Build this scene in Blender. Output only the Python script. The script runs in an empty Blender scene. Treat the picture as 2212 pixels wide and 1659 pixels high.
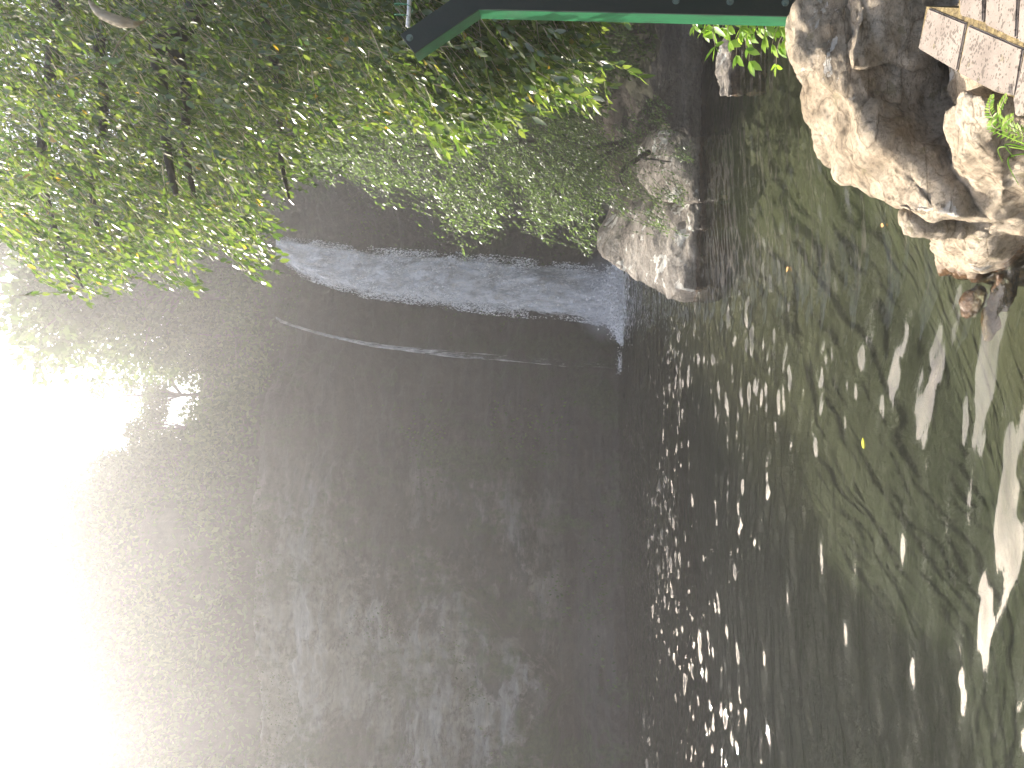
import bpy, bmesh, math, random
import numpy as np
from mathutils import Vector, Matrix, noise
sc = bpy.context.scene
COL = sc.collection

# ------------------------------------------------------------------ camera
PITCH = math.radians(3.5); EYE = 2.3
cp, sp = math.cos(PITCH), math.sin(PITCH)
cam_d = bpy.data.cameras.new('camera'); cam = bpy.data.objects.new('camera', cam_d); COL.objects.link(cam)
cam_d.lens = 28; cam_d.sensor_width = 36; cam_d.clip_end = 2000; cam_d.clip_start = 0.05
# the phone was held upright, the picture is stored lying on its side: picture right = world down
cx = Vector((0, sp, -cp)); cy = Vector((1, 0, 0)); cz = Vector((0, -cp, -sp))
m = Matrix((cx, cy, cz)).transposed().to_4x4(); m.translation = Vector((0, 0, EYE)); cam.matrix_world = m
sc.camera = cam

# ------------------------------------------------------------------ sky, sun, exposure
SUN_AZ = math.radians(-33); SUN_EL = math.radians(46)        # azimuth from +Y towards +X
w = bpy.data.worlds.new('World'); sc.world = w; w.use_nodes = True
nt = w.node_tree; bg = nt.nodes['Background']
sky = nt.nodes.new('ShaderNodeTexSky'); sky.sky_type = 'NISHITA'; sky.sun_disc = False
sky.sun_elevation = SUN_EL; sky.sun_rotation = SUN_AZ; sky.air_density = 1.0; sky.dust_density = 6.0; sky.ozone_density = 0.3
nt.links.new(sky.outputs[0], bg.inputs[0]); bg.inputs[1].default_value = 0.15
sd = bpy.data.lights.new('sun', 'SUN'); sun = bpy.data.objects.new('sun', sd); COL.objects.link(sun)
sd.energy = 5.0; sd.angle = math.radians(0.5); sd.color = (1, .945, .86)
SD = Vector((math.sin(SUN_AZ)*math.cos(SUN_EL), math.cos(SUN_AZ)*math.cos(SUN_EL), math.sin(SUN_EL)))
sun.rotation_euler = SD.to_track_quat('Z', 'Y').to_euler()
sc.view_settings.view_transform = 'Standard'; sc.view_settings.look = 'None'
sc.view_settings.exposure = 1.7; sc.view_settings.gamma = 1
sc.cycles.use_denoising = True
sc.cycles.max_bounces = 8; sc.cycles.transparent_max_bounces = 24; sc.cycles.volume_bounces = 1
sc.cycles.diffuse_bounces = 3; sc.cycles.glossy_bounces = 3; sc.cycles.transmission_bounces = 4
sc.cycles.sample_clamp_indirect = 6

# ------------------------------------------------------------------ helpers
F = 1720.0
def ray(X, Y):
    r = (829.5-Y)/F; u = (1106-X)/F
    return Vector((r, cp-u*sp, sp+u*cp))
def P(X, Y, D):
    v = ray(X, Y); return Vector((0, 0, EYE)) + v*(D/v.y)
def PZ(X, Y, z):
    v = ray(X, Y); return Vector((0, 0, EYE)) + v*((z-EYE)/v.z)
def tag(o, label=None, cat=None, group=None, kind=None):
    if label: o['label'] = label
    if cat: o['category'] = cat
    if group: o['group'] = group
    if kind: o['kind'] = kind
    return o
def empty(name, loc=(0, 0, 0)):
    o = bpy.data.objects.new(name, None); o.location = loc; o.empty_display_size = .2; COL.objects.link(o); return o
def link_obj(name, me, mat, parent=None):
    o = bpy.data.objects.new(name, me); COL.objects.link(o)
    if mat: me.materials.append(mat)
    if parent:
        o.parent = parent; o.matrix_parent_inverse = Matrix.Translation(-Vector(parent.location))
    return o
def mesh_from(name, verts, faces, mat, parent=None, smooth=False):
    me = bpy.data.meshes.new(name); me.from_pydata([tuple(v) for v in verts], [], faces); me.update()
    if smooth: me.shade_smooth()
    return link_obj(name, me, mat, parent)
def from_bm(name, bm, mat, parent=None, smooth=False):
    bmesh.ops.recalc_face_normals(bm, faces=bm.faces)
    me = bpy.data.meshes.new(name); bm.to_mesh(me); bm.free()
    if smooth: me.shade_smooth()
    return link_obj(name, me, mat, parent)
def grid_mesh(name, V, mat, parent=None, smooth=True, flip=False):
    """V: array (nu, nv, 3)"""
    nu, nv = V.shape[:2]
    i = np.arange(nu-1)[:, None]; j = np.arange(nv-1)[None, :]
    a = i*nv+j; q = np.stack([a, a+nv, a+nv+1, a+1], -1).reshape(-1, 4)
    if flip: q = q[:, ::-1]
    return np_mesh(name, V.reshape(-1, 3), q, mat, parent, smooth)
def np_mesh(name, V, Q, mat, parent=None, smooth=False):
    me = bpy.data.meshes.new(name); V = np.asarray(V, np.float32); Q = np.asarray(Q, np.int32)
    k = Q.shape[1]; nf = len(Q)
    me.vertices.add(len(V)); me.vertices.foreach_set('co', V.ravel())
    me.loops.add(nf*k); me.loops.foreach_set('vertex_index', Q.ravel())
    me.polygons.add(nf); me.polygons.foreach_set('loop_start', np.arange(0, nf*k, k, dtype=np.int32))
    me.polygons.foreach_set('loop_total', np.full(nf, k, dtype=np.int32))
    me.update(calc_edges=True)
    if smooth: me.shade_smooth()
    return link_obj(name, me, mat, parent)
def tube(bm, pts, rad, n=8):
    """tapered tube through pts into bm"""
    rings = []; pts = [Vector(p) for p in pts]
    for i, p in enumerate(pts):
        d = (pts[min(i+1, len(pts)-1)]-pts[max(i-1, 0)]).normalized()
        a = d.orthogonal().normalized() if i == 0 else (a - d*a.dot(d)).normalized()
        b = d.cross(a); r = rad[i] if hasattr(rad, '__len__') else rad
        rings.append([bm.verts.new(p+(a*math.cos(t)+b*math.sin(t))*r) for t in [2*math.pi*k/n for k in range(n)]])
    for i in range(len(rings)-1):
        for k in range(n):
            bm.faces.new((rings[i][k], rings[i][(k+1) % n], rings[i+1][(k+1) % n], rings[i+1][k]))
    bm.faces.new(rings[0]); bm.faces.new(rings[-1][::-1])
def smooth_path(pts, k=5):
    out = []; pts = [Vector(p) for p in pts]
    for i in range(len(pts)-1):
        p0, p1, p2, p3 = pts[max(i-1, 0)], pts[i], pts[i+1], pts[min(i+2, len(pts)-1)]
        for j in range(k):
            t = j/k
            out.append(.5*((2*p1)+(p2-p0)*t+(2*p0-5*p1+4*p2-p3)*t*t+(-p0+3*p1-3*p2+p3)*t**3))
    out.append(pts[-1]); return out

# ------------------------------------------------------------------ materials
class N:
    def __init__(s, name):
        s.m = bpy.data.materials.new(name); s.m.use_nodes = True; s.t = s.m.node_tree
        s.b = s.t.nodes['Principled BSDF']; s.out = s.t.nodes['Material Output']
    def n(s, t, **kw):
        x = s.t.nodes.new('ShaderNode'+t)
        for k, v in kw.items(): setattr(x, k, v)
        return x
    def l(s, a, b): s.t.links.new(a, b)
    def coord(s, scale=(1, 1, 1)):
        g = s.n('NewGeometry'); mp = s.n('Mapping'); mp.inputs['Scale'].default_value = scale
        s.l(g.outputs['Position'], mp.inputs[0]); return mp.outputs[0]
    def noise(s, co, scale, detail=6, rough=.6, dist=0):
        x = s.n('TexNoise'); x.inputs['Scale'].default_value = scale; x.inputs['Detail'].default_value = detail
        x.inputs['Roughness'].default_value = rough; x.inputs['Distortion'].default_value = dist; s.l(co, x.inputs['Vector']); return x.outputs[0]
    def ramp(s, f, stops):
        r = s.n('ValToRGB'); e = r.color_ramp.elements
        while len(e) > 1: e.remove(e[-1])
        e[0].position, e[0].color = stops[0][0], (*stops[0][1], 1)
        for p, c in stops[1:]:
            q = e.new(p); q.color = (*c, 1)
        s.l(f, r.inputs[0]); return r.outputs[0]
    def mix(s, f, a, b, blend='MIX'):
        x = s.n('MixRGB', blend_type=blend)
        for i, v in ((0, f), (1, a), (2, b)):
            if isinstance(v, (int, float)): x.inputs[i].default_value = v
            elif isinstance(v, tuple): x.inputs[i].default_value = (*v, 1)
            else: s.l(v, x.inputs[i])
        return x.outputs[0]
    def math(s, op, a, b=0.0):
        x = s.n('Math', operation=op)
        for i, v in ((0, a), (1, b)):
            if isinstance(v, (int, float)): x.inputs[i].default_value = v
            else: s.l(v, x.inputs[i])
        return x.outputs[0]
    def bump(s, h, dist, strength=1, normal=None):
        x = s.n('Bump'); x.inputs['Distance'].default_value = dist; x.inputs['Strength'].default_value = strength
        s.l(h, x.inputs['Height'])
        if normal: s.l(normal, x.inputs['Normal'])
        return x.outputs[0]

def rock_mat(name, c1, c2, c3, lichen, sc_=1.0, rough=.85, lich=.62, strata=(1, 1, 4), wet=None):
    a = N(name); co = a.coord(strata); c0 = a.coord()
    base = a.ramp(a.noise(co, 1.3*sc_, 8, .65), [(.32, c1), (.48, c2), (.66, c3)])
    fine = a.noise(c0, 26*sc_, 8, .75)
    base = a.mix(.8, base, a.ramp(fine, [(.36, (.50, .46, .40)), (.48, (1, .99, .97)), (.62, (1.3, 1.28, 1.25))]), 'MULTIPLY')
    mpv = a.n('Mapping'); mpv.inputs['Rotation'].default_value = (.25, -.2, math.radians(-25)); mpv.inputs['Scale'].default_value = (.7, 3.2, 3.6); a.l(a.n('NewGeometry').outputs['Position'], mpv.inputs[0])
    rg = a.math('ABSOLUTE', a.math('SUBTRACT', a.noise(mpv.outputs[0], .8*sc_, 3, .5, .8), .5))
    vm = a.ramp(rg, [(0, (.33, .28, .22)), (.012, (.8, .78, .74)), (.03, (1, 1, 1))])
    base = a.mix(.7, base, vm, 'MULTIPLY')
    ln = a.noise(c0, 2.6*sc_, 7, .62, .5)
    mask = a.ramp(ln, [(lich, (0, 0, 0)), (lich+.015, (1, 1, 1))])
    base = a.mix(mask, base, lichen)
    mo = a.ramp(a.noise(c0, 5*sc_, 7, .7), [(.60, (0, 0, 0)), (.64, (1, 1, 1))])
    base = a.mix(a.mix(1, mo, (.55, .55, .55), 'MULTIPLY'), base, (c2[0]*.55, c2[1]*.58, c2[2]*.40))
    a.l(base, a.b.inputs['Base Color']); a.b.inputs['Roughness'].default_value = rough
    n1 = a.bump(a.noise(co, 5*sc_, 12, .75), .16/sc_)
    v = a.n('TexVoronoi', feature='DISTANCE_TO_EDGE'); v.inputs['Scale'].default_value = 1.5*sc_
    wv = a.n('VectorMath', operation='ADD'); a.l(co, wv.inputs[0]); nn = a.n('TexNoise'); nn.inputs['Scale'].default_value = 2*sc_; a.l(c0, nn.inputs['Vector'])
    a.l(nn.outputs['Color'], wv.inputs[1]); a.l(wv.outputs[0], v.inputs['Vector'])
    cr = a.ramp(v.outputs[0], [(0, (0, 0, 0)), (.03, (1, 1, 1))])
    n2 = a.bump(cr, .02/sc_, .7, n1)
    n2 = a.bump(vm, .02/sc_, .6, n2)
    n3 = a.bump(fine, .03/sc_, 1, n2)
    a.l(n3, a.b.inputs['Normal'])
    if wet is not None:   # dark and glossy just above the waterline
        g = a.n('NewGeometry'); s = a.n('SeparateXYZ'); a.l(g.outputs['Position'], s.inputs[0])
        f = a.math('ADD', s.outputs[2], a.math('MULTIPLY', a.noise(c0, 8, 4), .12))
        mr = a.n('MapRange'); a.l(f, mr.inputs[0])
        mr.inputs[1].default_value = wet; mr.inputs[2].default_value = wet+.05; mr.inputs[3].default_value = 0; mr.inputs[4].default_value = 1
        a.l(a.mix(mr.outputs[0], a.mix(1, base, (.30, .20, .12), 'MULTIPLY'), base), a.b.inputs['Base Color'])
        rr = a.n('MapRange'); a.l(mr.outputs[0], rr.inputs[0]); rr.inputs[3].default_value = .16; rr.inputs[4].default_value = rough
        a.l(rr.outputs[0], a.b.inputs['Roughness'])
    return a.m

M = {}
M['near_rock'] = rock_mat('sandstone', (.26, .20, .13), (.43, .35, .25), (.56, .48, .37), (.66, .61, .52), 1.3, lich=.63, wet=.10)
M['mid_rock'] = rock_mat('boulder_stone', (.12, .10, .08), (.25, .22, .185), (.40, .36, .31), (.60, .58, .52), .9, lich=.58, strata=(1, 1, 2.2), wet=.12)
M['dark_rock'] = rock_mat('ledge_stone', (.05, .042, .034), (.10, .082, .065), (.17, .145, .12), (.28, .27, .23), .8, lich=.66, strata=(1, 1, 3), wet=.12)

def cliff_mat():
    a = N('cliff_stone'); co = a.coord((.35, .35, 1.6)); c0 = a.coord(); cv = a.coord((1.2, 1.2, .22))
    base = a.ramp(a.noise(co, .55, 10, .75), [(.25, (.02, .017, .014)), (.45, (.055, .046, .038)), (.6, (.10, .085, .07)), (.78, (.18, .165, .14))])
    base = a.mix(.6, base, a.ramp(a.noise(cv, 1.2, 6, .6), [(.35, (.35, .33, .32)), (.65, (1, 1, 1))]), 'MULTIPLY')
    pale = a.ramp(a.noise(a.coord((1, 1, 1.6)), .22, 9, .72, .3), [(.45, (0, 0, 0)), (.52, (1, 1, 1))])
    g = a.n('NewGeometry'); s = a.n('SeparateXYZ'); a.l(g.outputs['Position'], s.inputs[0])
    mr = a.n('MapRange'); a.l(s.outputs[0], mr.inputs[0]); mr.inputs[1].default_value = -2; mr.inputs[2].default_value = -8
    mz = a.n('MapRange'); a.l(s.outputs[2], mz.inputs[0]); mz.inputs[1].default_value = 2.0; mz.inputs[2].default_value = 3.4
    pl = a.mix(1, a.mix(1, pale, mr.outputs[0], 'MULTIPLY'), mz.outputs[0], 'MULTIPLY')
    base = a.mix(pl, base, a.ramp(a.noise(co, 2.2, 8, .7), [(.3, (.13, .12, .105)), (.5, (.30, .285, .25)), (.65, (.48, .46, .42))]))
    moss = a.ramp(a.noise(a.coord((1, 1, .5)), .5, 7, .7), [(.50, (0, 0, 0)), (.60, (1, 1, 1))])
    base = a.mix(moss, base, a.ramp(a.noise(c0, 7, 4), [(.3, (.02, .035, .01)), (.7, (.075, .11, .03))]))
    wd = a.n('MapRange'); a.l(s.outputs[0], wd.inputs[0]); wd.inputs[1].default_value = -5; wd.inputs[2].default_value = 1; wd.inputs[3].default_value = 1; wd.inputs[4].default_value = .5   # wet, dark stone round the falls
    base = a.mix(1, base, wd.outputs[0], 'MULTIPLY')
    a.l(base, a.b.inputs['Base Color']); a.b.inputs['Roughness'].default_value = .8
    n1 = a.bump(a.noise(co, 1.8, 10, .72), .6); n2 = a.bump(a.noise(c0, 6, 8, .7), .15, 1, n1); a.l(n2, a.b.inputs['Normal'])
    return a.m
M['cliff'] = cliff_mat()

def leaf_mat(name, c1, c2, c3, trans, tw=.45, rough=.35, spec=.5, coat=0.0, dead=None):
    a = N(name); g = a.n('NewGeometry')
    st = [(0, c1), (.5, c2), (.95, c3)]
    if dead: st += [(.995, c3), (.996, dead), (1, dead)]
    col = a.ramp(g.outputs['Random Per Island'], st)
    a.l(col, a.b.inputs['Base Color']); a.b.inputs['Roughness'].default_value = rough
    a.b.inputs['Specular IOR Level'].default_value = spec
    t = a.n('BsdfTranslucent'); a.l(a.mix(1, col, trans, 'MULTIPLY'), t.inputs[0])
    x = a.n('MixShader'); x.inputs[0].default_value = tw; a.l(a.b.outputs[0], x.inputs[1]); a.l(t.outputs[0], x.inputs[2])
    a.l(x.outputs[0], a.out.inputs[0]); return a.m
M['fig_leaf'] = leaf_mat('broad_glossy_leaf', (.035, .065, .016), (.07, .112, .022), (.135, .165, .038), (2.1, 2.2, 1.5), .42, .22, 1.0, dead=(.35, .22, .03))
M['willow_leaf'] = leaf_mat('narrow_leaf', (.04, .065, .02), (.07, .105, .035), (.11, .15, .05), (2.2, 2.4, 1.6), .4, .42, .5)
M['far_leaf'] = leaf_mat('far_leaf', (.03, .05, .015), (.055, .085, .025), (.09, .12, .04), (1.6, 1.8, 1.2), .35, .8, .08)
M['bright_leaf'] = leaf_mat('young_leaf', (.10, .20, .02), (.16, .27, .03), (.24, .34, .06), (1.8, 1.9, 1.2), .5, .4, .5)
M['yellow_leaf'] = leaf_mat('fallen_leaf_yellow', (.55, .55, .03), (.55, .55, .03), (.55, .55, .03), (1.2, 1.2, 1), .3)
M['orange_leaf'] = leaf_mat('fallen_leaf_orange', (.6, .32, .13), (.6, .32, .13), (.6, .32, .13), (1.2, 1.2, 1), .3)
def bark(name, c1, c2, s=9):
    a = N(name); co = a.coord((1, 1, .3)); f = a.noise(co, s, 8, .7)
    a.l(a.ramp(f, [(.3, c1), (.7, c2)]), a.b.inputs['Base Color']); a.b.inputs['Roughness'].default_value = .9
    a.l(a.bump(f, .03), a.b.inputs['Normal']); return a.m
M['bark'] = bark('grey_bark', (.025, .02, .016), (.10, .085, .07))
M['dry'] = bark('dry_stem', (.30, .24, .16), (.55, .47, .34), 20)

def ground_mat():
    a = N('ground_soil'); c0 = a.coord(); g = a.n('NewGeometry'); s = a.n('SeparateXYZ'); a.l(g.outputs['Position'], s.inputs[0])
    land = a.ramp(a.noise(c0, 2.5, 9, .7), [(.3, (.018, .016, .009)), (.55, (.04, .038, .018)), (.75, (.08, .07, .04))])
    bed = a.ramp(a.noise(c0, .9, 6, .6), [(.3, (.05, .048, .030)), (.7, (.10, .094, .060))])
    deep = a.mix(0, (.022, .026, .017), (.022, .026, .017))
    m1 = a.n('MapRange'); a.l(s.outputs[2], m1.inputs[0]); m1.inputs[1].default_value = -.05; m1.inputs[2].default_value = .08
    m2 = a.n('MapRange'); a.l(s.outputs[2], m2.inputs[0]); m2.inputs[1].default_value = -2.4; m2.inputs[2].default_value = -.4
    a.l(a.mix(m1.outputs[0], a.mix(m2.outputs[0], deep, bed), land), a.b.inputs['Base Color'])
    a.b.inputs['Roughness'].default_value = .95; a.l(a.bump(a.noise(c0, 7, 8, .7), .08), a.b.inputs['Normal']); return a.m
M['ground'] = ground_mat()

def water_mat():
    a = N('pool_surface'); t = a.t
    h3 = a.noise(a.coord((1, 1.7, 1)), 16, 2, .5); n3 = a.bump(h3, .0006)
    gl = a.n('BsdfGlossy'); gl.inputs['Roughness'].default_value = .015; gl.inputs['Color'].default_value = (1, 1, 1, 1); a.l(n3, gl.inputs['Normal'])
    tr = a.n('BsdfTransparent'); tr.inputs[0].default_value = (.72, .76, .63, 1)
    fr = a.n('Fresnel'); fr.inputs[0].default_value = 1.33; a.l(n3, fr.inputs['Normal'])
    x = a.n('MixShader'); a.l(fr.outputs[0], x.inputs[0]); a.l(tr.outputs[0], x.inputs[1]); a.l(gl.outputs[0], x.inputs[2])
    a.l(x.outputs[0], a.out.inputs[0]); return a.m
M['water'] = water_mat()

def falls_mat(name, dens, sx=4.0, sz=1.3):
    a = N(name); g = a.n('NewGeometry')
    co = a.coord((sx, sx, sz)); f = a.noise(co, 1.0, 8, .72, .3)
    f2 = a.noise(a.coord((1.5, 1.5, .9)), 1.6, 6, .7)
    al = a.math('ADD', a.math('MULTIPLY', f, .65), a.math('MULTIPLY', f2, .35))
    at = a.n('Attribute'); at.attribute_name = 'cover'; 
    al = a.math('ADD', al, a.math('MULTIPLY', at.outputs['Fac'], 1.0))
    mask = a.ramp(al, [(1.0-dens, (0, 0, 0)), (1.16-dens, (1, 1, 1))])
    d = a.n('BsdfDiffuse'); d.inputs[0].default_value = (.92, .90, .88, 1)
    t2 = a.n('BsdfTranslucent'); t2.inputs[0].default_value = (.92, .90, .88, 1)
    a.l(a.bump(f, .3), d.inputs['Normal'])
    mx = a.n('MixShader'); mx.inputs[0].default_value = .12; a.l(d.outputs[0], mx.inputs[1]); a.l(t2.outputs[0], mx.inputs[2])
    tr = a.n('BsdfTransparent'); x = a.n('MixShader'); a.l(mask, x.inputs[0]); a.l(tr.outputs[0], x.inputs[1]); a.l(mx.outputs[0], x.inputs[2])
    a.l(x.outputs[0], a.out.inputs[0]); return a.m
M['falls'] = falls_mat('falling_water', .60)
a = N('spray_drops'); a.b.inputs['Base Color'].default_value = (.93, .91, .89, 1); a.b.inputs['Roughness'].default_value = .4
t = a.n('BsdfTranslucent'); t.inputs[0].default_value = (.93, .91, .89, 1); x = a.n('MixShader'); x.inputs[0].default_value = .15
a.l(a.b.outputs[0], x.inputs[1]); a.l(t.outputs[0], x.inputs[2]); a.l(x.outputs[0], a.out.inputs[0]); M['drops'] = a.m

def paint(name, col, rough=.4, metal=0):
    a = N(name); f = a.noise(a.coord(), 30, 5, .7)
    st_ = a.noise(a.coord((14, 14, 1.5)), 2, 6, .7)
    col2 = a.ramp(st_, [(.38, tuple(v*.45+.01 for v in col)), (.55, col)])
    a.l(a.mix(.3, col2, a.ramp(f, [(.35, tuple(v*.5 for v in col)), (.6, col)])), a.b.inputs['Base Color'])
    a.b.inputs['Roughness'].default_value = rough; a.b.inputs['Metallic'].default_value = metal
    a.l(a.bump(a.noise(a.coord(), 60, 3), .001), a.b.inputs['Normal']); return a.m
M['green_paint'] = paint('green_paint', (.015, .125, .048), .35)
M['shaded_paint'] = paint('shaded_green_paint', (.006, .016, .011), .5)  # same green paint, with the front plate's shade put into its colour
M['bolt'] = paint('galvanised_bolt', (.16, .22, .19), .5, .4)
M['white_pipe'] = paint('white_pipe', (.75, .75, .72), .4)
M['wire'] = paint('green_wire', (.04, .25, .12), .4)

def paver_mat():
    a = N('vesicular_stone'); c0 = a.coord()
    base = a.ramp(a.noise(c0, 5, 7, .6), [(.3, (.135, .11, .09)), (.7, (.22, .185, .155))])
    v = a.n('TexVoronoi'); v.inputs['Scale'].default_value = 70; a.l(c0, v.inputs['Vector'])
    n2 = a.noise(c0, 24, 3, .5)
    thr = a.math('LESS_THAN', v.outputs['Distance'], a.math('MULTIPLY', a.math('SUBTRACT', n2, .30), 1.5))
    base = a.mix(a.math('MULTIPLY', thr, .7), base, (.05, .038, .028))
    moss = a.ramp(a.noise(c0, 6, 6, .65), [(.66, (0, 0, 0)), (.72, (1, 1, 1))])
    base = a.mix(moss, base, (.10, .085, .03))
    a.l(base, a.b.inputs['Base Color']); a.b.inputs['Roughness'].default_value = .9
    inv = a.math('SUBTRACT', 1, thr); n1 = a.bump(inv, .004); a.l(a.bump(a.noise(c0, 30, 6, .7), .006, 1, n1), a.b.inputs['Normal']); return a.m
M['paver'] = paver_mat()

# ------------------------------------------------------------------ haze box: spray haze, also standing in for veiling lens glare
a = N('haze_air'); a.t.nodes.remove(a.b); pv = a.n('VolumePrincipled')
pv.inputs['Color'].default_value = (.96, .95, .95, 1); pv.inputs['Density'].default_value = .0031; pv.inputs['Anisotropy'].default_value = .67
a.l(pv.outputs[0], a.out.inputs['Volume']); M['haze'] = a.m
bm = bmesh.new(); bmesh.ops.create_cube(bm, size=1)
for v in bm.verts: v.co = Vector((v.co.x*250, 15+v.co.y*170, 17+v.co.z*46))
tag(from_bm('haze', bm, M['haze']), 'bright hazy backlit spray and air filling the gorge, also standing in for lens glare', 'haze', kind='stuff')

# ------------------------------------------------------------------ ground and water
shore = [(-40, 2.0), (-8, 1.9), (-1.2, 2.3), (.25, 2.9), (.7, 3.3), (1.05, 3.7), (1.6, 4.05), (2.3, 4.4), (3.6, 5.6), (5, 7.5), (6.6, 9.8), (7.2, 11.8),
         (6, 12.9), (4.4, 13.7), (3.0, 14.0), (1.9, 14.4), (2.4, 17), (3.6, 22), (5.2, 28), (6.5, 33), (20, 60), (60, 60), (60, -40), (-40, -40)]
sx = np.array([p[0] for p in shore], float); sy = np.array([p[1] for p in shore], float)
def sdist(x, y):
    ins = np.zeros_like(x, bool); dmin = np.full_like(x, 1e9)
    for i in range(len(sx)):
        x1, y1, x2, y2 = sx[i], sy[i], sx[(i+1) % len(sx)], sy[(i+1) % len(sx)]
        with np.errstate(divide='ignore', invalid='ignore'):
            c = ((y1 > y) != (y2 > y)) & (x < (x2-x1)*(y-y1)/(y2-y1+1e-12)+x1)
        ins ^= c
        t = np.clip(((x-x1)*(x2-x1)+(y-y1)*(y2-y1))/((x2-x1)**2+(y2-y1)**2), 0, 1)
        dmin = np.minimum(dmin, np.hypot(x-x1-t*(x2-x1), y-y1-t*(y2-y1)))
    return np.where(ins, dmin, -dmin)
def ground_h(x, y):
    d = sdist(x, y)
    far = np.clip((y-9)/4, 0, 1); near_r = np.clip((x-2.5)/3, 0, 1)
    land = np.minimum(d*1.1, .52) + np.maximum(d-.6, 0)*(.55*far*1.0 + .35*near_r*(1-far))
    land = np.minimum(land, 9)
    bed = np.maximum(d*.42, -2.8)
    return np.where(d > 0, land, bed)
gx = np.concatenate([np.linspace(-75, -12, 30)[:-1], np.linspace(-12, 12, 121)[:-1], np.linspace(12, 75, 32)])
gy = np.concatenate([np.linspace(-45, -2, 16)[:-1], np.linspace(-2, 18, 121)[:-1], np.linspace(18, 62, 45)])
GX, GY = np.meshgrid(gx, gy, indexing='ij'); GZ = ground_h(GX, GY)
rng = np.random.default_rng(3)
nz = np.array([noise.fractal(Vector((x*.9, y*.9, 0)), 1, 2, 5) for x, y in zip(GX.ravel(), GY.ravel())]).reshape(GX.shape)
GZ = GZ + nz*.10
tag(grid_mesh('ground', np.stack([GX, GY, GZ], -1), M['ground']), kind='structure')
yy = 1.5*np.exp(np.linspace(0, math.log(36/1.5), 1150)); ss = np.linspace(-.8, .8, 1050)
WS, WY = np.meshgrid(ss, yy, indexing='ij'); WX = WS*WY
rw = np.random.default_rng(5); H = np.zeros_like(WX); calm = np.clip((WY-6)/9, 0, 1)
patch = .55+.75*(np.sin(WX*.7+WY*.35+1)*np.sin(WY*.55-WX*.2)*.5+.5)          # ruffled and calmer patches
wx_ = WX+.25*np.sin(WY*1.3)+.12*np.sin(WX*2.1+WY); wy_ = WY+.2*np.sin(WX*1.1+.7)
for k_ in range(90):
    lam = .10*(1.5/.10)**rw.random(); th = rw.normal(0, .38)
    kx, ky = math.sin(th)*2*math.pi/lam, math.cos(th)*2*math.pi/lam
    slope = .0078 if lam > .8 else .021 if lam > .5 else (.021 if lam > .22 else .030)
    amp = slope*lam*(70/90)**.5/(2*math.pi)*1.4
    env = (.75+.5*calm) if lam > .5 else (.62 if lam > .22 else .35)*patch*(1-calm)+(1.8 if lam < .22 else 1.35)*calm*patch*(1+.9*np.clip((WY-12)/9, 0, 1))
    
    H += amp*env*np.sin(kx*wx_+ky*wy_+rw.random()*6.28)
edge = np.clip((.8-abs(WS))/.06, 0, 1); H *= edge
H -= .0*H
tag(grid_mesh('pool_water', np.stack([WX, WY, H], -1), M['water'], smooth=True, flip=False), kind='structure')
mesh_q = [[(-1.2, 1.5, 0), (-28.8, 36, 0), (-70, 36, 0), (-70, 1.5, 0)], [(1.2, 1.5, 0), (70, 1.5, 0), (70, 36, 0), (28.8, 36, 0)],
          [(-70, -40, 0), (70, -40, 0), (70, 1.5, 0), (-70, 1.5, 0)], [(-70, 36, 0), (70, 36, 0), (70, 60, 0), (-70, 60, 0)]]
tag(np_mesh('pool_water', np.array(mesh_q, float).reshape(-1, 3), np.arange(16).reshape(4, 4), M['water']), kind='structure')

# ------------------------------------------------------------------ cliff + hillside
path = [(-60, 5), (-42, 14), (-30, 22), (-22, 27.0), (-15, 29.5), (-10, 30.3), (-6, 31.2), (-2, 31.8), (0, 32.5), (1.2, 34), (3, 35), (5.5, 35), (8, 33), (10.5, 28), (12.5, 22), (15, 15), (20, 7), (30, -2), (50, -12)]
pp = smooth_path([(x, y, 0) for x, y in path], 40)
seg = [0]
for i in range(1, len(pp)): seg.append(seg[-1]+(pp[i]-pp[i-1]).length)
NU = 1000
# uneven spacing: fine in front of the camera
u0 = np.linspace(0, seg[-1], 4000); xq = np.interp(u0, seg, [p.x for p in pp]); wq = np.where(abs(xq) < 20, 8.0, 1.0); cw = np.cumsum(wq); us = np.interp(np.linspace(cw[0], cw[-1], NU), cw, u0)
px_ = np.interp(us, seg, [p.x for p in pp]); py_ = np.interp(us, seg, [p.y for p in pp])
us[0] = 0
tx = np.gradient(px_, us); ty = np.gradient(py_, us)
nrm = np.stack([ty, -tx], -1)                    # points to the pool side (path runs left to right in front)
nrm /= np.linalg.norm(nrm, axis=1)[:, None]
def rim_h(x, y):
    # pixel rim line -> height
    Yp = 829.5 - F*x/max(y, 5)
    X = np.interp(Yp, [400, 520, 600, 680, 760, 880, 930, 980, 1060, 1150, 1300, 1660], [560, 600, 606, 600, 598, 592, 572, 560, 556, 556, 560, 560])
    z = P(X, 830, max(y, 26)).z
    return z
rim = np.array([rim_h(x, y) for x, y in zip(px_, py_)])
rim = np.where(py_ < 24, np.interp(py_, [-12, 24], [11, rim[np.argmin(abs(py_-24))]]), rim)
NV = 180
Vc = np.zeros((NU, NV, 3))
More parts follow.
